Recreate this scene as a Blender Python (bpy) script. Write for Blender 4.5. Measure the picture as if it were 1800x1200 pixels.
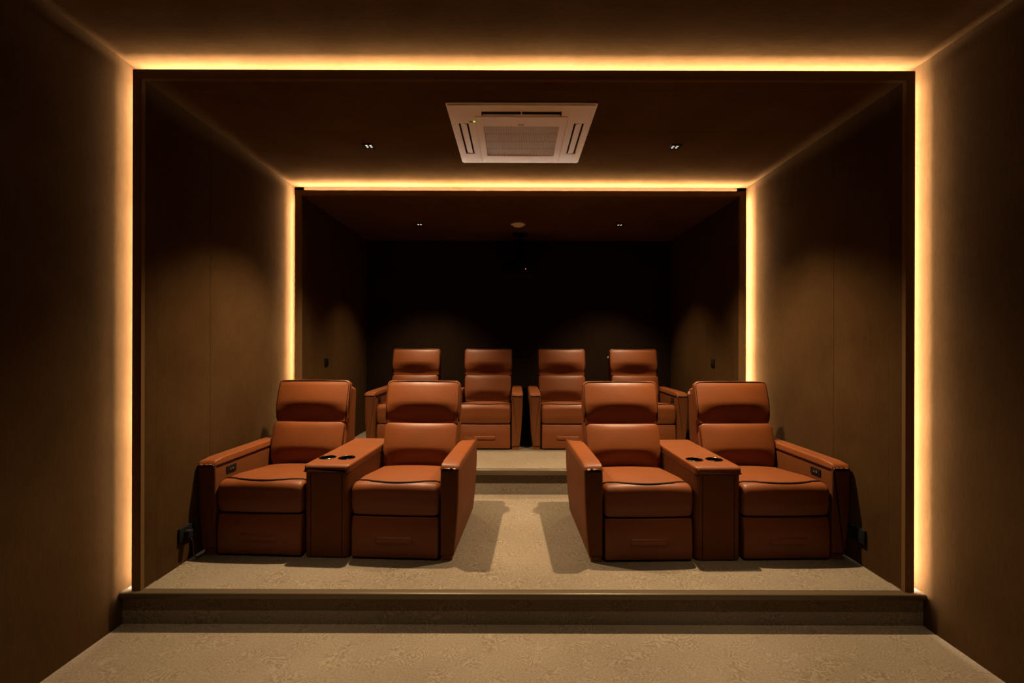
import bpy, bmesh, math, random
from math import sin, cos, pi, radians
from mathutils import Vector, Matrix
random.seed(7)
for o in list(bpy.data.objects):
    bpy.data.objects.remove(o)
SC = bpy.context.scene
COL = SC.collection

# ------------------------------------------------------------------ camera, world, exposure
CAM_X, CAM_Z, FPX = -0.046, 1.616, 857.0
cd = bpy.data.cameras.new('camera')
cd.sensor_width = 36.0
cd.lens = FPX / 1800.0 * 36.0
cd.shift_x = -6.0 / 1800.0
cd.shift_y = 3.0 / 1800.0
cd.clip_start = 0.02
cam = bpy.data.objects.new('camera', cd)
cam.location = (CAM_X, 0, CAM_Z)
cam.rotation_mode = 'XYZ'
cam.rotation_euler = (radians(90), radians(-0.14), 0)
COL.objects.link(cam)
SC.camera = cam
w = bpy.data.worlds.new('world')
SC.world = w
w.use_nodes = True
w.node_tree.nodes['Background'].inputs[0].default_value = (0.02, 0.012, 0.006, 1)
w.node_tree.nodes['Background'].inputs[1].default_value = 0.0
SC.view_settings.view_transform = 'Standard'
SC.view_settings.look = 'None'
SC.view_settings.gamma = 1.0
SC.view_settings.exposure = 0.0
SC.view_settings.use_curve_mapping = False

SPOT_MID, SPOT_BACK, SPOT_FRONT = 575.0, 250.0, 175.0
SPOT_COL = (1.0, 0.735, 0.45)
SPOT_ANGLE, SPOT_BLEND = 110, 1.0
LED = {  # radiance of the six strip lengths
    'front_left': 150, 'front_top': 180, 'front_right': 290,
    'back_left': 155, 'back_top': 165, 'back_right': 290}
LED_COL = (1.0, 0.84, 0.72)

# ------------------------------------------------------------------ materials
def new_mat(name):
    m = bpy.data.materials.new(name)
    m.use_nodes = True
    nt = m.node_tree
    return m, nt, nt.nodes['Principled BSDF']

def N(nt, typ, **kw):
    n = nt.nodes.new(typ)
    for k, v in kw.items():
        if k in n.inputs.keys():
            n.inputs[k].default_value = v
        else:
            setattr(n, k, v)
    return n

def plain(name, col, rough=0.5, metal=0.0, emit=None, estr=0.0, spec=0.5):
    m, nt, b = new_mat(name)
    b.inputs['Base Color'].default_value = (*col, 1)
    b.inputs['Roughness'].default_value = rough
    b.inputs['Metallic'].default_value = metal
    b.inputs['Specular IOR Level'].default_value = spec
    if emit:
        b.inputs['Emission Color'].default_value = (*emit, 1)
        b.inputs['Emission Strength'].default_value = estr
    return m

def mottled(name, c0, c1, scale, stretch=(1, 1, 1), rough=1.0, bump=0.15, fine=180, spec=0.0, streak=0.5):
    """suede-like covering: broad mottling, fine streaks and a fine nap"""
    m, nt, b = new_mat(name)
    tc = N(nt, 'ShaderNodeTexCoord')
    mp = N(nt, 'ShaderNodeMapping')
    mp.inputs['Scale'].default_value = stretch
    nt.links.new(tc.outputs['Object'], mp.inputs['Vector'])
    n1 = N(nt, 'ShaderNodeTexNoise', Scale=scale, Detail=6.0, Roughness=0.62)
    n2 = N(nt, 'ShaderNodeTexNoise', Scale=scale * 9, Detail=5.0, Roughness=0.7)
    n3 = N(nt, 'ShaderNodeTexNoise', Scale=fine, Detail=2.0)
    nt.links.new(tc.outputs['Object'], n1.inputs['Vector'])
    nt.links.new(mp.outputs[0], n2.inputs['Vector'])
    nt.links.new(mp.outputs[0], n3.inputs['Vector'])
    mx = N(nt, 'ShaderNodeMix', data_type='FLOAT')
    mx.inputs[0].default_value = streak
    nt.links.new(n1.outputs['Fac'], mx.inputs[2])
    nt.links.new(n2.outputs['Fac'], mx.inputs[3])
    cr = N(nt, 'ShaderNodeValToRGB')
    cr.color_ramp.elements[0].position = 0.34
    cr.color_ramp.elements[1].position = 0.66
    cr.color_ramp.elements[0].color = (*c0, 1)
    cr.color_ramp.elements[1].color = (*c1, 1)
    nt.links.new(mx.outputs[0], cr.inputs['Fac'])
    nt.links.new(cr.outputs[0], b.inputs['Base Color'])
    bp = N(nt, 'ShaderNodeBump', Strength=bump, Distance=0.004)
    nt.links.new(n3.outputs['Fac'], bp.inputs['Height'])
    nt.links.new(bp.outputs[0], b.inputs['Normal'])
    b.inputs['Roughness'].default_value = rough
    b.inputs['Specular IOR Level'].default_value = spec
    return m

def carpet(name, c0, c1):
    """cut-pile carpet with a tone-on-tone pattern of fine curved strokes"""
    m, nt, b = new_mat(name)
    tc = N(nt, 'ShaderNodeTexCoord')
    g = N(nt, 'ShaderNodeTexNoise', Scale=6.5, Detail=3.0, Roughness=0.5)
    g2 = N(nt, 'ShaderNodeTexNoise', Scale=7.0, Detail=3.0)
    nt.links.new(tc.outputs['Object'], g.inputs['Vector'])
    nt.links.new(tc.outputs['Object'], g2.inputs['Vector'])
    k = N(nt, 'ShaderNodeMath', operation='MULTIPLY')
    k.inputs[1].default_value = 95.0
    nt.links.new(g.outputs['Fac'], k.inputs[0])
    s = N(nt, 'ShaderNodeMath', operation='SINE')
    nt.links.new(k.outputs[0], s.inputs[0])
    gate = N(nt, 'ShaderNodeMapRange')
    gate.inputs['From Min'].default_value = 0.44
    gate.inputs['From Max'].default_value = 0.62
    nt.links.new(g2.outputs['Fac'], gate.inputs['Value'])
    mu = N(nt, 'ShaderNodeMath', operation='MULTIPLY')
    nt.links.new(s.outputs[0], mu.inputs[0])
    nt.links.new(gate.outputs[0], mu.inputs[1])
    g3 = N(nt, 'ShaderNodeTexNoise', Scale=90.0, Detail=3.0, Roughness=0.7)
    nt.links.new(tc.outputs['Object'], g3.inputs['Vector'])
    g4 = N(nt, 'ShaderNodeTexNoise', Scale=1.5, Detail=3.0)
    nt.links.new(tc.outputs['Object'], g4.inputs['Vector'])
    a1 = N(nt, 'ShaderNodeMath', operation='MULTIPLY_ADD')
    a1.inputs[1].default_value = 0.15
    a1.inputs[2].default_value = -0.10
    nt.links.new(mu.outputs[0], a1.inputs[0])
    a2 = N(nt, 'ShaderNodeMath', operation='MULTIPLY_ADD')
    a2.inputs[1].default_value = 0.75
    nt.links.new(g3.outputs['Fac'], a2.inputs[0])
    nt.links.new(a1.outputs[0], a2.inputs[2])
    a3 = N(nt, 'ShaderNodeMath', operation='MULTIPLY_ADD')
    a3.inputs[1].default_value = 0.45
    nt.links.new(g4.outputs['Fac'], a3.inputs[0])
    nt.links.new(a2.outputs[0], a3.inputs[2])
    cr = N(nt, 'ShaderNodeValToRGB')
    cr.color_ramp.elements[0].position = 0.2
    cr.color_ramp.elements[1].position = 0.8
    cr.color_ramp.elements[0].color = (*c0, 1)
    cr.color_ramp.elements[1].color = (*c1, 1)
    nt.links.new(a3.outputs[0], cr.inputs['Fac'])
    nt.links.new(cr.outputs[0], b.inputs['Base Color'])
    bp = N(nt, 'ShaderNodeBump', Strength=0.35, Distance=0.004)
    nt.links.new(a2.outputs[0], bp.inputs['Height'])
    nt.links.new(bp.outputs[0], b.inputs['Normal'])
    b.inputs['Roughness'].default_value = 0.95
    b.inputs['Specular IOR Level'].default_value = 0.05
    return m

def leather(name, col, rough=0.48, spec=0.32):
    m, nt, b = new_mat(name)
    tc = N(nt, 'ShaderNodeTexCoord')
    n1 = N(nt, 'ShaderNodeTexNoise', Scale=4.0, Detail=3.0)
    nt.links.new(tc.outputs['Object'], n1.inputs['Vector'])
    cr = N(nt, 'ShaderNodeValToRGB')
    cr.color_ramp.elements[0].position = 0.3
    cr.color_ramp.elements[1].position = 0.7
    cr.color_ramp.elements[0].color = (*[c * 0.92 for c in col], 1)
    cr.color_ramp.elements[1].color = (*[min(1, c * 1.06) for c in col], 1)
    nt.links.new(n1.outputs['Fac'], cr.inputs['Fac'])
    nt.links.new(cr.outputs[0], b.inputs['Base Color'])
    v = N(nt, 'ShaderNodeTexVoronoi', Scale=420.0)
    nt.links.new(tc.outputs['Object'], v.inputs['Vector'])
    n2 = N(nt, 'ShaderNodeTexNoise', Scale=11.0, Detail=2.0)
    nt.links.new(tc.outputs['Object'], n2.inputs['Vector'])
    bp = N(nt, 'ShaderNodeBump', Strength=0.08, Distance=0.002)
    nt.links.new(v.outputs['Distance'], bp.inputs['Height'])
    bp2 = N(nt, 'ShaderNodeBump', Strength=0.10, Distance=0.02)
    nt.links.new(n2.outputs['Fac'], bp2.inputs['Height'])
    nt.links.new(bp.outputs[0], bp2.inputs['Normal'])
    nt.links.new(bp2.outputs[0], b.inputs['Normal'])
    b.inputs['Roughness'].default_value = rough
    b.inputs['Specular IOR Level'].default_value = spec
    return m

M = {}
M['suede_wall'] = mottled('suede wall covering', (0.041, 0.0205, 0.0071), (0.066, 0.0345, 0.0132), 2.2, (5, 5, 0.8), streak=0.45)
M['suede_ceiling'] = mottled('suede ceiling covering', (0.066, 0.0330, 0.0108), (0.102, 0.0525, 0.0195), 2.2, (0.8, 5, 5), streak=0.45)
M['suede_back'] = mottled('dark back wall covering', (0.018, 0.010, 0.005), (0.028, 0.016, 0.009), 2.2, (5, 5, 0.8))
M['lip'] = plain('bronze brown frame edge', (0.13, 0.070, 0.027), 1.0, spec=0.0)
M['shell'] = plain('dark backing', (0.03, 0.02, 0.015), 0.9)
M['slot'] = plain('brown lining inside the light slot', (0.11, 0.062, 0.026), 1.0, spec=0.0)
M['carpet'] = carpet('beige patterned carpet', (0.105, 0.078, 0.052), (0.235, 0.188, 0.132))
M['carpet_riser'] = carpet('carpet on the step risers', (0.105, 0.078, 0.052), (0.235, 0.188, 0.132))
M['nosing'] = plain('bronze step nosing', (0.10, 0.07, 0.038), 0.42, 0.2)
M['leather'] = leather('tan brown leather', (0.17, 0.046, 0.0100))
M['leather_side'] = leather('matte brown leather', (0.125, 0.038, 0.0095), 0.65, 0.15)
M['piping'] = plain('dark brown piping', (0.016, 0.004, 0.002), 0.75, spec=0.15)
M['welt'] = plain('tan welt', (0.25, 0.09, 0.026), 0.5)
M['black'] = plain('black plastic', (0.006, 0.006, 0.006), 0.45)
M['matte_black'] = plain('matte black', (0.004, 0.004, 0.004), 0.85, spec=0.15)
M['gloss_black'] = plain('gloss black', (0.006, 0.006, 0.006), 0.12)
M['dark_chrome'] = plain('dark chrome', (0.16, 0.15, 0.14), 0.18, 1.0)
M['chrome'] = plain('chrome', (0.8, 0.78, 0.75), 0.15, 1.0)
M['white_plastic'] = plain('white plastic', (0.86, 0.72, 0.54), 0.5)
M['grille'] = plain('grey cream grille plastic', (0.52, 0.43, 0.30), 0.6)
M['grey_mark'] = plain('grey print', (0.12, 0.09, 0.06), 0.6)
M['tag'] = plain('white woven tag', (0.42, 0.34, 0.30), 0.8)
M['green_led'] = plain('green indicator', (0.1, 0.4, 0.02), 0.4, emit=(0.35, 1.0, 0.02), estr=2.6)
M['red_led'] = plain('red indicator', (0.4, 0.05, 0.05), 0.4, emit=(1.0, 0.18, 0.14), estr=1.6)
M['lamp'] = plain('lamp lens', (0.8, 0.7, 0.6), 0.3, emit=(1.0, 0.80, 0.62), estr=0.8)
for k, v in LED.items():
    M['led_spill_' + k] = plain('added spill emitter ' + k.replace('_', ' '), (0.9, 0.8, 0.6), 0.5, emit=LED_COL, estr=float(v) * (0.45 if k.startswith('front') else 1.0))  # glow of the emitter added beside each strip to spread its spill
    M['led_' + k] = plain('strip light ' + k.replace('_', ' '), (0.9, 0.8, 0.6), 0.5, emit=LED_COL, estr=float(v))

# ------------------------------------------------------------------ mesh helpers
def link(name, me, mat, parent=None, smooth=False, loc=None):
    if mat is not None and not me.materials:
        me.materials.append(mat)
    if smooth:
        for p in me.polygons:
            p.use_smooth = True
    o = bpy.data.objects.new(name, me)
    COL.objects.link(o)
    if parent is not None:
        o.parent = parent
    if loc is not None:
        o.location = loc
    return o

def bm_mesh(bm, name):
    bmesh.ops.recalc_face_normals(bm, faces=bm.faces[:])
    me = bpy.data.meshes.new(name)
    bm.to_mesh(me)
    bm.free()
    return me

def add_box(bm, x0, x1, y0, y1, z0, z1):
    vs = [bm.verts.new((x, y, z)) for x in (x0, x1) for y in (y0, y1) for z in (z0, z1)]
    for f in ((0, 1, 3, 2), (4, 6, 7, 5), (0, 4, 5, 1), (2, 3, 7, 6), (0, 2, 6, 4), (1, 5, 7, 3)):
        bm.faces.new([vs[i] for i in f])

def box(name, x0, x1, y0, y1, z0, z1, mat, parent=None, bevel=0.0, seg=2):
    bm = bmesh.new()
    add_box(bm, min(x0, x1), max(x0, x1), min(y0, y1), max(y0, y1), min(z0, z1), max(z0, z1))
    bmesh.ops.recalc_face_normals(bm, faces=bm.faces[:])
    if bevel:
        bmesh.ops.bevel(bm, geom=bm.edges[:], offset=bevel, segments=seg, profile=0.5, affect='EDGES', clamp_overlap=True)
    return link(name, bm_mesh(bm, name), mat, parent)

def fillet(pts, radii, seg=6, maxlen=0.05):
    n = len(pts)
    P = [Vector(p) for p in pts]
    out = []
    for i in range(n):
        p, a, b = P[i], P[i - 1], P[(i + 1) % n]
        r = radii[i] if isinstance(radii, (list, tuple)) else radii
        d1, d2 = (a - p), (b - p)
        l1, l2 = d1.length, d2.length
        d1.normalize(); d2.normalize()
        ang = math.acos(max(-1, min(1, d1.dot(d2))))
        if r <= 1e-6 or ang > pi - 0.02:
            out.append(p.copy())
            continue
        t = min(r / math.tan(ang / 2), 0.49 * l1, 0.49 * l2)
        s, e = p + d1 * t, p + d2 * t
        for k in range(seg + 1):      # quadratic blend through the corner
            u = k / seg
            out.append(s * (1 - u) ** 2 + p * (2 * u * (1 - u)) + e * u * u)
    res = []
    m = len(out)
    for i in range(m):
        a, b = out[i], out[(i + 1) % m]
        L = (b - a).length
        if L < 1e-7:
            continue
        k = max(1, int(math.ceil(L / maxlen)))
        for j in range(k):
            res.append(a.lerp(b, j / k))
    return res

def inset_poly(P, d):
    n = len(P)
    area = sum(P[i].x * P[(i + 1) % n].y - P[(i + 1) % n].x * P[i].y for i in range(n))
    sg = 1 if area > 0 else -1
    out = []
    for i in range(n):
        t1 = (P[i] - P[i - 1]).normalized()
        t2 = (P[(i + 1) % n] - P[i]).normalized()
        n1 = Vector((-t1.y, t1.x)) * sg
        n2 = Vector((-t2.y, t2.x)) * sg
        nn = (n1 + n2)
        L = nn.length
        if L < 1e-6:
            nn, L = n1, 1.0
        nn = nn / L
        c = max(0.5, nn.dot(n1))
        out.append(P[i] + nn * (d / c))
    return out

def loft(name, prof, a0, a1, r, fmap, mat, parent=None, nmid=6, rs=5, r0=None, r1=None):
    """sweep a closed 2D profile from a0 to a1 with rounded ends; fmap(a, u, v, s) -> (x, y, z)"""
    r0 = r if r0 is None else r0
    r1 = r if r1 is None else r1
    st = []
    for k in range(rs + 1):
        t = k / rs * pi / 2
        st.append((a0 + r0 * (1 - cos(t)), r0 * (1 - sin(t))))
    for k in range(1, nmid):
        st.append((a0 + r0 + (a1 - r1 - a0 - r0) * k / nmid, 0.0))
    for k in range(rs, -1, -1):
        t = k / rs * pi / 2
        st.append((a1 - r1 * (1 - cos(t)), r1 * (1 - sin(t))))
    bm = bmesh.new()
    rows = []
    for a, ins in st:
        s = (a - a0) / (a1 - a0) * 2 - 1
        Q = inset_poly(prof, ins) if ins > 1e-6 else prof
        rows.append([bm.verts.new(fmap(a, q.x, q.y, s)) for q in Q])
    n = len(prof)
    for i in range(len(rows) - 1):
        for j in range(n):
            bm.faces.new((rows[i][j], rows[i][(j + 1) % n], rows[i + 1][(j + 1) % n], rows[i + 1][j]))
    bm.faces.new(rows[0][::-1])
    bm.faces.new(rows[-1])
    o = link(name, bm_mesh(bm, name), mat, parent, smooth=True)
    for p in list(o.data.polygons)[-2:]:
        p.use_smooth = False
    return o

def tube(name, pts, r, mat, parent=None, n=6, closed=False):
    P = [Vector(p) for p in pts]
    bm = bmesh.new()
    rows = []
    m = len(P)
    up = Vector((0, 0, 1))
    for i in range(m):
        a = P[i - 1] if (i > 0 or closed) else P[i]
        b = P[(i + 1) % m] if (i < m - 1 or closed) else P[i]
        t = (b - a).normalized()
        ref = up if abs(t.dot(up)) < 0.9 else Vector((0, 1, 0))
        u = t.cross(ref).normalized()
        v = t.cross(u)
        rows.append([bm.verts.new(P[i] + (u * cos(2 * pi * k / n) + v * sin(2 * pi * k / n)) * r) for k in range(n)])
    # keep neighbouring rings aligned
    for i in range(m - 1 if not closed else m):
        A, B = rows[i], rows[(i + 1) % m]
        off = min(range(n), key=lambda q: sum((A[k].co - B[(k + q) % n].co).length for k in range(n)))
        rev = False
        for k in range(n):
            bm.faces.new((A[k], A[(k + 1) % n], B[(k + 1 + off) % n], B[(k + off) % n]))
    if not closed:
        bm.faces.new(rows[0]); bm.faces.new(rows[-1][::-1])
    return link(name, bm_mesh(bm, name), mat, parent, smooth=True)

def lathe(name, prof, mat, parent=None, n=28, loc=None):
    """prof: list of (radius, z)"""
    bm = bmesh.new()
    rows = []
    for r, z in prof:
        if r < 1e-6:
            rows.append([bm.verts.new((0, 0, z))])
        else:
            rows.append([bm.verts.new((r * cos(2 * pi * k / n), r * sin(2 * pi * k / n), z)) for k in range(n)])
    for A, B in zip(rows, rows[1:]):
        for k in range(n):
            if len(A) == 1 and len(B) == 1:
                continue
            if len(A) == 1:
                bm.faces.new((A[0], B[k], B[(k + 1) % n]))
            elif len(B) == 1:
                bm.faces.new((A[k], A[(k + 1) % n], B[0]))
            else:
                bm.faces.new((A[k], A[(k + 1) % n], B[(k + 1) % n], B[k]))
    return link(name, bm_mesh(bm, name), mat, parent, smooth=True, loc=loc)

def empty(name, loc=(0, 0, 0), rz=0.0, parent=None):
    o = bpy.data.objects.new(name, None)
    o.empty_display_size = 0.1
    o.location = loc
    o.rotation_euler = (0, 0, rz)
    COL.objects.link(o)
    if parent is not None:
        o.parent = parent
    return o

def tag(o, label=None, cat=None, group=None, kind=None):
    for k, v in (('label', label), ('category', cat), ('group', group), ('kind', kind)):
        if v:
            o[k] = v
    return o

def struct(o, label=None):
    o['kind'] = 'structure'
    if label:
        o['label'] = label
    return o

def copy_tree(o, parent=None):
    c = o.copy()
    COL.objects.link(c)
    if parent is not None:
        c.parent = parent
        c.matrix_parent_inverse = o.matrix_parent_inverse.copy()
    for ch in list(o.children):
        copy_tree(ch, c)
    return c

# ------------------------------------------------------------------ room dimensions
Y0 = -1.6                       # wall behind the camera
YA, YB, YC = 2.80, 4.607, 6.65  # first portal, second portal, back wall
WF, WM, WB = 2.30, 2.196, 2.075 # half widths of the three sections
CF, CM, CB = 3.238, 3.130, 3.011
FM, FB = 0.186, 0.423           # platform heights
O1, T1 = 2.248, 3.184           # outer edge of the first portal lip
O2, T2 = 2.131, 3.057
J = 0.0015                      # half joint

# floor and platforms
fl = struct(box('floor', -2.33, 2.33, Y0, YA + 0.02, -0.12, 0.0, M['carpet']), 'beige patterned carpet of the lowest level in the foreground')
fm = struct(box('floor_middle', -2.33, 2.33, YA + 0.012, YB + 0.02, -0.12, FM, M['carpet']), 'beige carpeted middle platform under the front recliners')
fb = struct(box('floor_back', -2.33, 2.33, YB + 0.012, YC + 0.1, -0.12, FB, M['carpet']), 'beige carpeted top platform under the back recliners')
box('step_riser', -2.30, 2.30, YA, YA + 0.012, 0.0, FM - 0.002, M['carpet_riser'], fm)
box('step_riser', -WM, WM, YB, YB + 0.012, FM, FB - 0.002, M['carpet_riser'], fb)

def nosing(name, hw, y, z, h, parent):
    prof = fillet([(y - 0.026, z - h), (y + 0.002, z - h), (y + 0.002, z + 0.001), (y + 0.024, z + 0.001), (y + 0.024, z + 0.004),
                   (y - 0.026, z + 0.004)], [0.004, 0, 0, 0, 0, 0.012], 5, 0.2)
    o = loft(name, prof, -hw, hw, 0.0005, lambda a, u, v, s: (a, u, v), M['nosing'], parent, nmid=1, rs=1)
    return o
nosing('step_nosing', 2.298, YA, FM, 0.030, fm)
nosing('step_nosing', WM - 0.002, YB, FB, 0.050, fb)

# side walls: backing, covered panels, fillers behind the linings
for sgn, side in ((-1, 'left'), (1, 'right')):
    wl = struct(box('wall_' + side, sgn * 2.33, sgn * 2.45, Y0, YC + 0.1, -0.12, 3.45, M['shell']),
                'brown suede panelled wall on the %s, stepping in at two glowing portals' % side)
    ys = [Y0, -0.68, 0.48, 1.64, 2.93]
    for a, b in zip(ys, ys[1:]):
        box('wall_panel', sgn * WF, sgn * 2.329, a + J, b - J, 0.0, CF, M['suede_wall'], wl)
    ys = [YA + 0.125 - J, 3.435, 4.74]
    for a, b in zip(ys, ys[1:]):
        box('wall_panel', sgn * WM, sgn * (WM + 0.03), a + J, b - J, FM, CM + 0.03, M['suede_wall'], wl)
    ys = [YB + 0.125 - J, 5.40, YC]
    for a, b in zip(ys, ys[1:]):
        box('wall_panel', sgn * WB, sgn * (WB + 0.03), a + J, b - J, FB, CB + 0.03, M['suede_wall'], wl)
    box('wall_filler', sgn * (WM + 0.0302), sgn * 2.3285, 2.932, YC, FM + 0.001, CF - 0.002, M['slot'], wl)
    box('wall_filler', sgn * (WB + 0.0302), sgn * (WM + 0.0298), 4.742, YC, FB + 0.001, CM - 0.002, M['slot'], wl)

# ceilings
ce = struct(box('ceiling', -2.45, 2.45, Y0, YC + 0.1, 3.30, 3.45, M['shell']), 'brown suede panelled ceiling stepping down at two glowing portals')
ys = [Y0, -0.68, 0.48, 1.64, 2.93]
for a, b in zip(ys, ys[1:]):
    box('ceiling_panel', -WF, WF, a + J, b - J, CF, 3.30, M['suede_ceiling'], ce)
ys = [YA + 0.125 - J, 3.49, 4.74]
for a, b in zip(ys, ys[1:]):
    box('ceiling_panel', -WM, WM, a + J, b - J, CM, CM + 0.03, M['suede_ceiling'], ce)
ys = [YB + 0.125 - J, 5.40, YC]
for a, b in zip(ys, ys[1:]):
    box('ceiling_panel', -WB, WB, a + J, b - J, CB, CB + 0.03, M['suede_ceiling'], ce)
box('ceiling_filler', -WF, WF, 2.932, YC, CM + 0.0302, 3.2995, M['slot'], ce)
box('ceiling_filler', -WM, WM, 4.742, YC, CB + 0.0302, CM + 0.0298, M['slot'], ce)
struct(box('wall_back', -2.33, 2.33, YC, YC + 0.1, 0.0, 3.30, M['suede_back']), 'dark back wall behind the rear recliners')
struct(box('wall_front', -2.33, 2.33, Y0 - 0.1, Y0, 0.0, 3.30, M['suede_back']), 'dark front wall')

# portal lips: an L section (front flange + thin web) on three sides
def portal(name, y, wi, wo, ci, co, zf, label):
    r = struct(empty(name, (0, y, zf)), label)
    def lbox(nm, x0, x1, y0, y1, z0, z1, mt=None):
        box(nm, x0, x1, y0 - y, y1 - y, z0 - zf, z1 - zf, mt or M['lip'], r, 0.001, 1)
    d0, d1, th = y, y + 0.03, 0.012
    for s in (-1, 1):
        lbox('portal_jamb', s * wi, s * wo, d0, d1, zf, co)
        lbox('portal_web', s * wi, s * (wi + th), d1, y + 0.125, zf, ci + th, M['suede_wall'])
    lbox('portal_head', -wi, wi, d0, d1, ci, co)
    lbox('portal_web', -wi, wi, d1, y + 0.125, ci, ci + th, M['suede_ceiling'])
portal('trim_1', YA, WM, O1, CM, T1, FM + 0.0045, 'bronze brown edge of the first glowing portal')
portal('trim_2', YB, WB, O2, CB, T2, FB + 0.0045, 'bronze brown edge of the second glowing portal')

# light strips tucked behind the lips and shining on the slot walls; slanted emitters added to widen their glow
def slant(name, p0, p1, q0, q1, axis, mat, parent):
    """thin strip whose section runs from p0 to p1 (offset, y), swept from q0 to q1"""
    d = (Vector(p1) - Vector(p0)).normalized()
    nrm = Vector((-d.y, d.x)) * 0.002
    sec = [Vector(p0), Vector(p1), Vector(p1) + nrm, Vector(p0) + nrm]
    bm = bmesh.new()
    def V(c, q):
        return bm.verts.new((c.x, c.y, q) if axis == 'z' else (q, c.y, c.x))
    A, B = [V(c, q0) for c in sec], [V(c, q1) for c in sec]
    for k in range(4):
        bm.faces.new((A[k], A[(k + 1) % 4], B[(k + 1) % 4], B[k]))
    bm.faces.new(A); bm.faces.new(B[::-1])
    return link(name, bm_mesh(bm, name), mat, parent)

def strips(name, y, wi, wo, ci, to, zf, key, label):
    r = tag(empty(name, (0, y, zf)), label, 'strip light')
    h = ci - zf
    for sg, sd in ((-1, 'left'), (1, 'right')):
        a = slant('strip_length', (sg * (wi + 0.0135), 0.080), (sg * (wi + 0.0135), 0.100), 0.02, h + 0.005, 'z', M['led_%s_%s' % (key, sd)], r)
        slant('spill_emitter', (sg * (wo - 0.023), 0.1002), (sg * (wo + 0.005), 0.115), 0.02, h + 0.005, 'z', M['led_spill_%s_%s' % (key, sd)], a)  # extra emitter, added to carry the glow out past the slot
    a = slant('strip_length', (h + 0.0135, 0.080), (h + 0.0135, 0.100), -wo - 0.02, wo + 0.02, 'x', M['led_%s_top' % key], r)
    slant('spill_emitter', (h + to - ci - 0.023, 0.1002), (h + to - ci + 0.005, 0.115), -wo - 0.02, wo + 0.02, 'x', M['led_spill_%s_top' % key], a)
strips('light_strip', YA, WM, O1, CM, T1, FM, 'front', 'warm strip light tucked behind the edge of the larger, nearer portal')
strips('light_strip', YB, WB, O2, CB, T2, FB, 'back', 'warm strip light tucked behind the edge of the smaller, farther portal')

# ------------------------------------------------------------------ recliners
LEAN = radians(17)
BY, BZ = 0.665, 0.450
def back_pt(t, n):
    return BY + t * sin(LEAN) - n * cos(LEAN), BZ + t * cos(LEAN) + n * sin(LEAN)

def seat_profile():
    return fillet([(0.016, 0.290), (-0.006, 0.36), (-0.003, 0.497), (0.22, 0.494), (0.64, 0.452), (0.64, 0.290)],
                  [0.02, 0.10, 0.085, 0.1, 0.03, 0.03], 12, 0.025)

def top_of(prof, y):
    best = None
    n = len(prof)
    for i in range(n):
        a, b = prof[i], prof[(i + 1) % n]
        if min(a.x, b.x) - 1e-9 <= y <= max(a.x, b.x) + 1e-9 and abs(a.x - b.x) > 1e-9:
            z = a.y + (b.y - a.y) * (y - a.x) / (b.x - a.x)
            best = z if best is None else max(best, z)
    return best

def crown(a, u, v, s):
    """seat cushion: crowned top, full front"""
    k = 1 - abs(s) ** 2.4
    z = v + (0.016 * k if v > 0.40 else 0.016 * k * max(0, (v - 0.290) / 0.11))
    y = u - (0.012 * k if u < 0.05 else 0.0)
    return (a, y, z)

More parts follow.
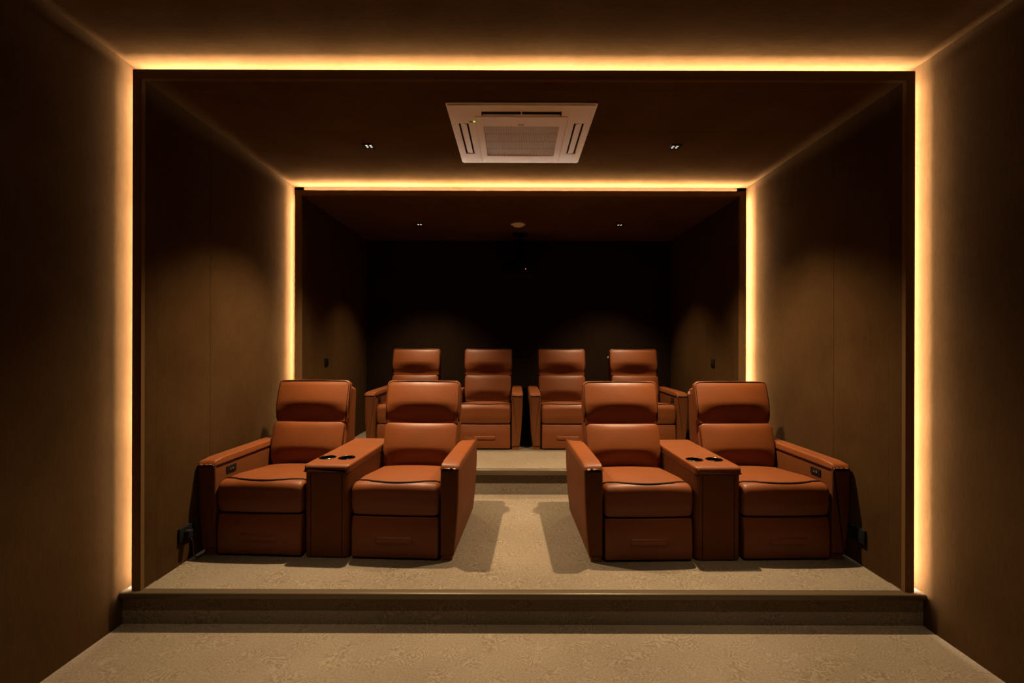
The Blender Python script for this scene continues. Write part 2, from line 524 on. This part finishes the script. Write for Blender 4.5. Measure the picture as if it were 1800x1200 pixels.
def recliner(side, name, label, group):
    """side -1: arm on the viewer's left, +1: arm on the viewer's right.  front at y=0, x=0 is the seat's middle"""
    t = tag(empty(name), label, 'recliner', group)
    HW = 0.294
    box('base', -0.27, 0.27, 0.07, 0.88, 0.0, 0.13, M['matte_black'], t)
    # footrest with its pull
    fp = fillet([(-0.004, 0.012), (-0.004, 0.20), (0.012, 0.280), (0.07, 0.280), (0.07, 0.012)], [0.012, 0.2, 0.012, 0.01, 0.01], 5, 0.04)
    fr = loft('footrest', fp, -0.290, 0.290, 0.014,
              lambda a, u, v, s: (a, u - (0.008 * (1 - s * s) * max(0, 1 - ((v - 0.16) / 0.15) ** 2) if u < 0.04 else 0), v), M['leather'], t, nmid=10)
    bm = bmesh.new()
    add_box(bm, -0.142, 0.142, -0.022, 0.01, 0.112, 0.170)
    for v in bm.verts:
        if v.co.y < 0:
            v.co.x *= 0.80
            v.co.z = 0.141 + (v.co.z - 0.141) * (0.3 if v.co.z > 0.141 else 0.9)
    bmesh.ops.bevel(bm, geom=bm.edges[:], offset=0.007, segments=3, profile=0.5, affect='EDGES')
    link('footrest_pull', bm_mesh(bm, 'footrest_pull'), M['leather'], fr, smooth=True)
    # seat
    sp = seat_profile()
    seat = loft('seat', sp, -HW, HW, 0.030, crown, M['leather'], t, nmid=12)
    pts = []
    for k in range(25):
        s = -1 + 2 * k / 24
        x = s * 0.286
        y = 0.026 + 0.060 * (abs(s) ** 2.2)
        z = top_of(sp, max(y, 0.0)) + 0.016 * (1 - abs(x / HW) ** 2.4) - (0.007 * max(0, (abs(s) - 0.9) / 0.1) ** 2)
        pts.append((x, y - 0.012 * (1 - abs(x / HW) ** 2.4) * (1 if y < 0.05 else 0.0), z + 0.001))
    tube('seat_piping', pts, 0.0068, M['piping'], seat)
    # back shell
    ty, tz = back_pt(0.655, 0.0)
    shp = fillet([(0.645, 0.12), (BY, BZ), (ty, tz), (ty + 0.135, tz - 0.035), (0.955, 0.60), (0.93, 0.06), (0.66, 0.06)],
                 [0.0, 0.2, 0.03, 0.05, 0.3, 0.04, 0.02], 6, 0.06)
    loft('back_shell', shp, -0.288, 0.288, 0.028, lambda a, u, v, s: (a, u, v), M['leather'], t, nmid=4)
    # cushions
    def cmap(hw, narrow=0.0, flat=0.055):
        def f(a, u, v, s):
            n = v
            if v > flat:
                n = flat + (v - flat) * (1 - abs(s) ** 2.3 * 0.85)
            elif v > 0.0:      # the tucked-in lower edge fills out towards the sides
                n = v + (min(flat, 0.05) - v) * 0.25 * abs(s) ** 3 if v > 0.012 else v
            y, z = back_pt(u, n)
            return (a * (1 - narrow * max(0.0, (0.33 - u) / 0.33)), y, z)
        return f
    def bulge(t0, t1, nb, nm, nt, up):
        """cushion side view: tucked in at the bottom, full in the middle, rounded at the top"""
        pts = [(t0, -0.012)]
        L = t1 - t0
        for k in range(0, 15):
            x = k / 14 * up
            pts.append((t0 + L * x, nb + (nm - nb) * (0.5 - 0.5 * cos(pi * k / 14))))
        r = 0.026
        for k in range(1, 6):
            x = up + (1 - r / L - up) * k / 5
            pts.append((t0 + L * x, nm + (nt - nm) * ((x - up) / (1 - up)) ** 2))
        for k in range(1, 7):
            an = k / 6 * pi / 2
            pts.append((t1 - r + r * sin(an), nt - r + r * cos(an)))
        pts += [(t1, nt - r - 0.02), (t1, -0.012)]
        return [Vector(p) for p in pts]
    hp = bulge(0.338, 0.682, 0.022, 0.104, 0.088, 0.50)
    hd = loft('headrest', hp, -0.302, 0.302, 0.034, cmap(0.302), M['leather'], t, nmid=14)
    lp = bulge(0.0, 0.335, 0.030, 0.100, 0.086, 0.44)
    lc = loft('back_cushion', lp, -0.292, 0.292, 0.036, cmap(0.292, 0.02), M['leather'], t, nmid=14)
    def front_n(prof, u, s, flat=0.055):
        v = top_of(prof, u)
        return flat + (v - flat) * (1 - abs(s) ** 2.3 * 0.85) if v > flat else v + (0.05 - v) * 0.25 * abs(s) ** 3
    hw2, tt, rc, ins = 0.292, 0.671, 0.034, 0.0060
    loop = [(-hw2, 0.39 + (tt - rc - 0.39) * k / 9) for k in range(10)]
    loop += [(-hw2 + rc * (1 - cos(k / 6 * pi / 2)), tt - rc + rc * sin(k / 6 * pi / 2)) for k in range(1, 6)]
    loop += [(x, tt) for x in (-hw2 + rc, -0.2, -0.1, 0.0)]
    loop += [(-a, b) for a, b in reversed(loop[:-1])]
    path = []
    for a, b in loop:
        n = front_n(hp, min(b, 0.655), a / 0.302)
        path.append((a, *back_pt(b, n - ins)))
    tube('headrest_piping', path, 0.0052, M['piping'], hd)
    for sg in (-1, 1):
        pp = [(sg * 0.284 * (1 - 0.02 * max(0, (0.33 - u) / 0.33)), *back_pt(u, front_n(lp, u, 0.97) - 0.012)) for u in [0.03 + 0.28 * k / 8 for k in range(9)]]
        tube('back_cushion_welt', pp, 0.0035, M['welt'], lc)
    # arm
    X0 = 0.304
    ap = fillet([(0.0, 0.034), (0.090, 0.034), (0.108, 0.20), (0.120, 0.40), (0.124, 0.600), (0.0, 0.600)], [0.004, 0.01, 0.3, 0.3, 0.004, 0.004], 5, 0.06)
    arm = loft('armrest', ap, 0.0, 0.92, 0.014, lambda a, u, v, s: (side * (X0 + u), a, v), M['leather_side'], t, nmid=8)
    pad = fillet([(-0.003, 0.595), (0.127, 0.595), (0.126, 0.640), (0.003, 0.644)], [0.006, 0.01, 0.040, 0.014], 6, 0.06)
    def padmap(a, u, v, s):
        d = max(0.0, 1 - a / 0.07)
        return (side * (X0 + u), a - 0.003, v - (0.020 * d * d if v > 0.615 else 0.0))
    loft('armrest_pad', pad, 0.0, 0.925, 0.024, padmap, M['leather'], arm, nmid=10, r1=0.03)
    pth = [(side * (X0 - 0.003), y, 0.600) for y in (0.9, 0.6, 0.3, 0.1, 0.02)] + \
          [(side * (X0 + x), -0.001, 0.599) for x in (0.012, 0.05, 0.08, 0.115)]
    tube('armrest_piping', pth, 0.004, M['piping'], arm)
    box('arm_foot', side * (X0 + 0.004), side * (X0 + 0.078), 0.010, 0.10, 0.0, 0.036, M['leather'], arm, 0.005)
    # control panel on the arm's inner face
    cp = box('control_panel', side * (X0 - 0.006), side * (X0 + 0.004), 0.115, 0.225, 0.520, 0.566, M['matte_black'], arm, 0.004)
    cp2 = [0.156, 0.182]
    for yy in cp2:
        b = lathe('control_button', [(0.0, 0.0), (0.0085, 0.0), (0.0075, 0.003), (0.0, 0.004)], M['chrome'], arm, 14)
        b.rotation_euler = (0, -side * pi / 2, 0)
        b.location = (side * (X0 - 0.006), yy, 0.543)
    return t

# ------------------------------------------------------------------ console
def console(name, label, group):
    t = tag(empty(name), label, 'console', group)
    fp = fillet([(-0.153, 0.001), (0.153, 0.001), (0.153, 0.90), (-0.153, 0.90)], [0.05, 0.05, 0.01, 0.01], 8, 0.1)
    body = loft('console_body', fp, 0.004, 0.57, 0.010, lambda a, u, v, s: (u, v, a), M['leather_side'], t, nmid=3)
    for sg in (-1, 1):
        tube('console_seam', [(sg * 0.106, 0.0002, z) for z in (0.015, 0.2, 0.4, 0.56)], 0.0022, M['piping'], body)
    pad = fillet([(-0.156, 0.562), (0.156, 0.562), (0.154, 0.620), (-0.154, 0.620)], [0.008, 0.008, 0.014, 0.014], 5, 0.03)
    def pm(a, u, v, s):
        return (u, a, v)
    top = loft('console_top', pad, -0.004, 0.925, 0.022, pm, M['leather'], t, nmid=30, r0=0.026)
    # cut two wells into the padded top
    cut = bmesh.new()
    for sx in (-0.080, 0.058):
        bmesh.ops.create_cone(cut, cap_ends=True, segments=32, radius1=0.0535, radius2=0.0535, depth=0.2,
                              matrix=Matrix.Translation((sx, 0.20, 0.585 + 0.1)))
    co = link('cutter', bm_mesh(cut, 'cutter'), None)
    md = top.modifiers.new('b', 'BOOLEAN')
    md.object = co
    md.operation = 'DIFFERENCE'
    md.solver = 'EXACT'
    dg = bpy.context.evaluated_depsgraph_get()
    me = bpy.data.meshes.new_from_object(top.evaluated_get(dg))
    top.modifiers.clear()
    top.data = me
    bpy.data.objects.remove(co)
    for sg in (-1, 1):
        tube('console_piping', [(sg * 0.1555, y, 0.572) for y in (0.006, 0.2, 0.5, 0.9)], 0.0035, M['piping'], top)
    for sx in (-0.080, 0.058):
        c = lathe('cup_holder', [(0.0, 0.588), (0.045, 0.588), (0.050, 0.592), (0.052, 0.615), (0.052, 0.6215)], M['gloss_black'], t, 32, (sx, 0.20, 0))
        lathe('cup_holder_rim', [(0.0505, 0.6195), (0.0515, 0.6235), (0.055, 0.6250), (0.0585, 0.6235), (0.0595, 0.6195), (0.055, 0.6180), (0.0505, 0.6195)],
              M['dark_chrome'], c, 32)
    return t

# four two-seat groups: (x, y, floor z, turn)
groups = [(-1.300, 3.238, FM, radians(-3.0)), (1.292, 3.205, FM, radians(1.7)),
          (-0.850, 5.455, FB, 0.0), (1.003, 5.455, FB, 0.0)]
SEAT_X = 0.460
labels = [
 ('tan leather recliner against the left wall beside a black wall socket, front row', 'tan leather recliner left of the front aisle, its armrest on the aisle side'),
 ('tan leather recliner right of the front aisle, its armrest on the aisle side', 'tan leather recliner against the right wall, small white tag on its back, front row'),
 ('tan leather recliner at the left end of the back row', 'tan leather recliner just left of the middle of the back row'),
 ('tan leather recliner just right of the middle of the back row', 'tan leather recliner with a small back tag at the right end of the back row')]
clabels = ['leather console with two black cup holders in the front row, left pair of recliners',
           'leather console with two black cup holders in the front row, right pair of recliners',
           'leather console in the back row, left pair of recliners, mostly hidden by the front row',
           'leather console in the back row, right pair of recliners, mostly hidden by the front row']
pl = pr = pc = None
recl = []
for gi, (gx, gy, gz, rz) in enumerate(groups):
    grp = 'recliners in the front row' if gi < 2 else 'recliners in the back row'
    cg = 'cup holder consoles between the recliners'
    for k, sx in enumerate((-SEAT_X, SEAT_X)):
        if k == 0:
            o = pl = recliner(-1, 'leather_recliner', '', grp) if pl is None else pl
            if gi:
                o = copy_tree(pl)
        else:
            o = pr = recliner(1, 'leather_recliner', '', grp) if pr is None else pr
            if gi:
                o = copy_tree(pr)
        o.location = (gx + sx * cos(rz), gy + sx * sin(rz), gz)
        o.rotation_euler = (0, 0, rz)
        tag(o, labels[gi][k], 'recliner', grp)
        recl.append(o)
    if pc is None:
        o = pc = console('cup_holder_console', '', cg)
    else:
        o = copy_tree(pc)
    o.location = (gx, gy, gz)
    o.rotation_euler = (0, 0, rz)
    tag(o, clabels[gi], 'console', cg)

# small woven tag sewn to the left side of the right-hand outer recliners
for o in (recl[3], recl[7]):
    tg = box('care_tag', -0.304, -0.286, 0.93, 0.933, 1.00, 1.022, M['tag'], o)
    tg['label'] = 'white woven tag on the back'
# ------------------------------------------------------------------ ceiling cassette
def cassette():
    t = tag(empty('air_conditioner', (0.0, 3.505, CM)), 'square white ceiling cassette air conditioner with a green light', 'air conditioner')
    t.location = (-0.010, 3.555, CM)
    t.scale = (1.0, 1.0, 0.55)
    H = 0.48
    # panel made of pieces so that the slots are real openings
    bm = bmesh.new()
    z0, z1 = -0.034, -0.022
    HY = 0.50
    xs = [-0.455, -0.428, -0.360, -0.310, 0.310, 0.360, 0.428, 0.455]
    pf = box('panel_frame', -H, H, -HY, HY, -0.022, -0.0005, M['white_plastic'], t, 0.006)
    bm = bmesh.new()
    add_box(bm, -H + .012, -0.428, -HY + .012, HY - .012, z0, z1)
    add_box(bm, 0.428, H - .012, -HY + .012, HY - .012, z0, z1)
    add_box(bm, -0.360, -0.312, -HY + .012, HY - .012, z0, z1)
    add_box(bm, 0.312, 0.360, -HY + .012, HY - .012, z0, z1)
    for s in (-1, 1):
        add_box(bm, *(sorted((s * 0.428, s * 0.360))), -HY + .012, -0.235, z0, z1)
        add_box(bm, *(sorted((s * 0.428, s * 0.360))), 0.295, HY - .012, z0, z1)
    add_box(bm, -0.312, 0.312, -HY + .012, -0.405, z0, z1)
    add_box(bm, -0.312, -0.262, -0.405, -0.340, z0, z1)
    add_box(bm, 0.262, 0.312, -0.405, -0.340, z0, z1)
    add_box(bm, -0.312, 0.312, 0.440, HY - .012, z0, z1)
    link('face_panel', bm_mesh(bm, 'face_panel'), M['white_plastic'], t)
    # intake door with recessed grille
    bm = bmesh.new()
    x, ya, yb = 0.306, -0.334, 0.434
    gx, ga, gb = 0.262, -0.195, 0.335
    add_box(bm, -x, -gx, ya, yb, -0.038, z1)
    add_box(bm, gx, x, ya, yb, -0.038, z1)
    add_box(bm, -gx, gx, ya, ga, -0.038, z1)
    add_box(bm, -gx, gx, gb, yb, -0.038, z1)
    dr = link('intake_door', bm_mesh(bm, 'intake_door'), M['white_plastic'], t)
    bm = bmesh.new()
    n = 44
    for i in range(n):
        xx = -gx + (2 * gx) * (i + 0.5) / n
        add_box(bm, xx - 0.0042, xx + 0.0042, ga, gb, -0.034, -0.024)
    for i in range(1, 4):
        yy = ga + (gb - ga) * i / 4
        add_box(bm, -gx, gx, yy - 0.004, yy + 0.004, -0.0335, -0.024)
    tag(link('intake_grille', bm_mesh(bm, 'intake_grille'), M['grille'], dr), kind='stuff')
    box('printed_mark', -0.022, 0.022, -0.226, -0.214, -0.0384, -0.0379, M['grey_mark'], dr)
    # outlets: dark throat, louver
    def outlet(nm, x0, x1, y0, y1, along_x, tilt):
        a = box('air_outlet', x0, x1, y0, y1, -0.0235, -0.0221, M['matte_black'], t)
        cx, cy = (x0 + x1) / 2, (y0 + y1) / 2
        L = (x1 - x0) if along_x else (y1 - y0)
        hw = 0.011 if along_x else 0.022
        lv = box('louver', -L / 2 + 0.008, L / 2 - 0.008, -hw, hw, -0.002, 0.002, M['white_plastic'], a, 0.0015)
        lv.location = (cx, cy + (0.024 if along_x else 0), -0.030)
        lv.rotation_euler = (tilt, 0, 0 if along_x else pi / 2)
        if along_x:
            b = box('louver_bracket', -0.004, 0.004, -0.028, 0.028, -0.012, 0.0, M['white_plastic'], a)
            b.location = (cx, cy, -0.022)
    outlet('n', -0.262, 0.262, -0.405, -0.340, True, radians(-58))
    outlet('l', -0.428, -0.360, -0.235, 0.295, False, radians(14))
    outlet('r', 0.360, 0.428, -0.235, 0.295, False, radians(-14))
    box('receiver_window', -0.352, -0.330, -0.268, -0.252, -0.0352, -0.0335, M['black'], t)
    lathe('indicator_light', [(0.0, -0.0365), (0.006, -0.036), (0.0075, -0.0335)], M['green_led'], t, 12, (-0.318, -0.262, 0.0))
cassette()

# ------------------------------------------------------------------ ceiling downlights
def downlight(x, y, z, power, label, grp, angle=SPOT_ANGLE):
    t = tag(empty('ceiling_downlight', (x, y, z)), label, 'downlight', grp)
    bm = bmesh.new()
    R, r, h = 0.041, 0.034, 0.010
    for a in ((-R, R, -R, -r), (-R, R, r, R), (-R, -r, -r, r), (r, R, -r, r)):
        add_box(bm, *a, -h, -0.0005)
    link('bezel', bm_mesh(bm, 'bezel'), M['matte_black'], t)
    box('baffle', -r, r, -r, r, -0.003, -0.0005, M['matte_black'], t)
    for sx in (-0.0155, 0.0155):
        for sy in (-0.0155, 0.0155):
            lathe('lamp_lens', [(0.0, -0.0085), (0.006, -0.0075), (0.009, -0.003)], M['lamp'], t, 12, (sx, sy, 0))
    L = bpy.data.lights.new('downlight_beam', 'SPOT')
    L.energy = power
    L.color = SPOT_COL
    L.spot_size = radians(angle)
    L.spot_blend = SPOT_BLEND
    L.shadow_soft_size = 0.022
    lo = bpy.data.objects.new('downlight_beam', L)
    COL.objects.link(lo)
    lo.parent = t
    lo.location = (0, 0, -0.036)
for x, lb in ((-1.175, 'left'), (1.175, 'right')):
    downlight(x, 3.745, CM, SPOT_MID, 'small black four-lamp downlight %s of the ceiling air conditioner' % lb, 'ceiling downlights')
    downlight(x, 5.72, CB, SPOT_BACK, 'tiny four-lamp downlight over the back row, %s of the round ceiling disc' % lb, 'ceiling downlights', 94)

for x, lb in ((-1.175, 'left'), (1.175, 'right')):
    downlight(x, 1.80, CF, SPOT_FRONT, 'dim downlight in the ceiling over the foreground carpet, %s of the pair' % lb, 'ceiling downlights', 68)

# ------------------------------------------------------------------ small fittings
t = tag(empty('smoke_detector', (-0.018, 5.70, CB)), 'round white disc on the ceiling over the back row', 'smoke detector')
lathe('detector_base', [(0.0, -0.0005), (0.088, -0.0005), (0.088, -0.012), (0.080, -0.016)], M['white_plastic'], t, 36)
lathe('detector_cover', [(0.080, -0.010), (0.066, -0.014), (0.060, -0.026), (0.045, -0.033), (0.0, -0.035)], M['white_plastic'], t, 36)

def plate(name, x, sgn, y, z, w, h, label, cat, grp, sockets=0, th=0.010):
    t = tag(empty(name, (sgn * x, y, z)), label, cat, grp)
    f = box('face_plate', 0, -sgn * th, -w / 2, w / 2, -h / 2, h / 2, M['matte_black'], t, 0.003)
    if sockets:
        for k in range(sockets):
            yy = (k - (sockets - 1) / 2) * w / sockets
            box('socket_insert', -sgn * th, -sgn * (th + 0.0015), yy - 0.026, yy + 0.026, -0.026, 0.026, M['matte_black'], f, 0.0005)
    else:
        for yy in (-0.019, 0.019):
            box('rocker', -sgn * th, -sgn * (th + 0.004), yy - 0.016, yy + 0.016, -0.032, 0.032, M['gloss_black'], f, 0.001)
    return t
for s, side in ((-1, 'left'), (1, 'right')):
    plate('light_switch', WB - 0.0002, s, 5.225, 1.409, 0.086, 0.086,
          'small black switch plate on the %s wall beside the back row' % side, 'switch', 'switch plates', 0)
    plate('wall_socket', WM - 0.0002, s, 3.182, FM + 0.192, 0.150, 0.090,
          'black double socket low on the %s wall beside the front recliner' % side, 'socket', 'wall sockets', 2, 0.014)

t = tag(empty('power_cable', (-2.13, 3.22, FM)), 'black power cable hanging from the left wall socket to the floor', 'cable')
plug = box('plug', -0.050, -0.012, -0.078, -0.038, 0.165, 0.215, M['black'], t, 0.006)
pts = [(-0.022, -0.055, 0.170), (-0.010, -0.050, 0.135), (-0.008, -0.045, 0.09), (-0.010, -0.038, 0.045), (-0.012, -0.01, 0.014), (-0.02, 0.06, 0.006), (-0.03, 0.22, 0.006), (-0.035, 0.5, 0.006)]
tube('cord', pts, 0.0036, M['black'], t, 8)

# projector under the back ceiling
t = tag(empty('projector', (0.01, 6.25, CB)), 'black ceiling projector with a tiny red light above the back row', 'projector')
box('mount_plate', -0.09, 0.09, -0.09, 0.09, -0.012, -0.0005, M['matte_black'], t, 0.003)
tube('mount_pole', [(0, 0, -0.01), (0, 0, -0.18), (0, 0, -0.36)], 0.022, M['matte_black'], t, 14)
body = box('body', -0.235, 0.235, -0.18, 0.18, -0.555, -0.36, M['matte_black'], t, 0.03, 4)
ln = lathe('lens', [(0.0, 0.0), (0.045, 0.002), (0.052, 0.012), (0.06, 0.016), (0.064, 0.0), (0.064, -0.02)], M['gloss_black'], body, 28, (-0.06, -0.182, -0.46))
ln.data.materials[0] = M['matte_black']
ln.rotation_euler = (pi / 2, 0, 0)
bm = bmesh.new()
for i in range(7):
    add_box(bm, 0.10, 0.21, -0.1835, -0.178, -0.52 + i * 0.018, -0.512 + i * 0.018)
link('vent_grille', bm_mesh(bm, 'vent_grille'), M['black'], body)
rl = lathe('status_light', [(0.0, 0.003), (0.005, 0.002), (0.006, 0.0)], M['red_led'], body, 10, (0.07, -0.1805, -0.47))
rl.rotation_euler = (pi / 2, 0, 0)
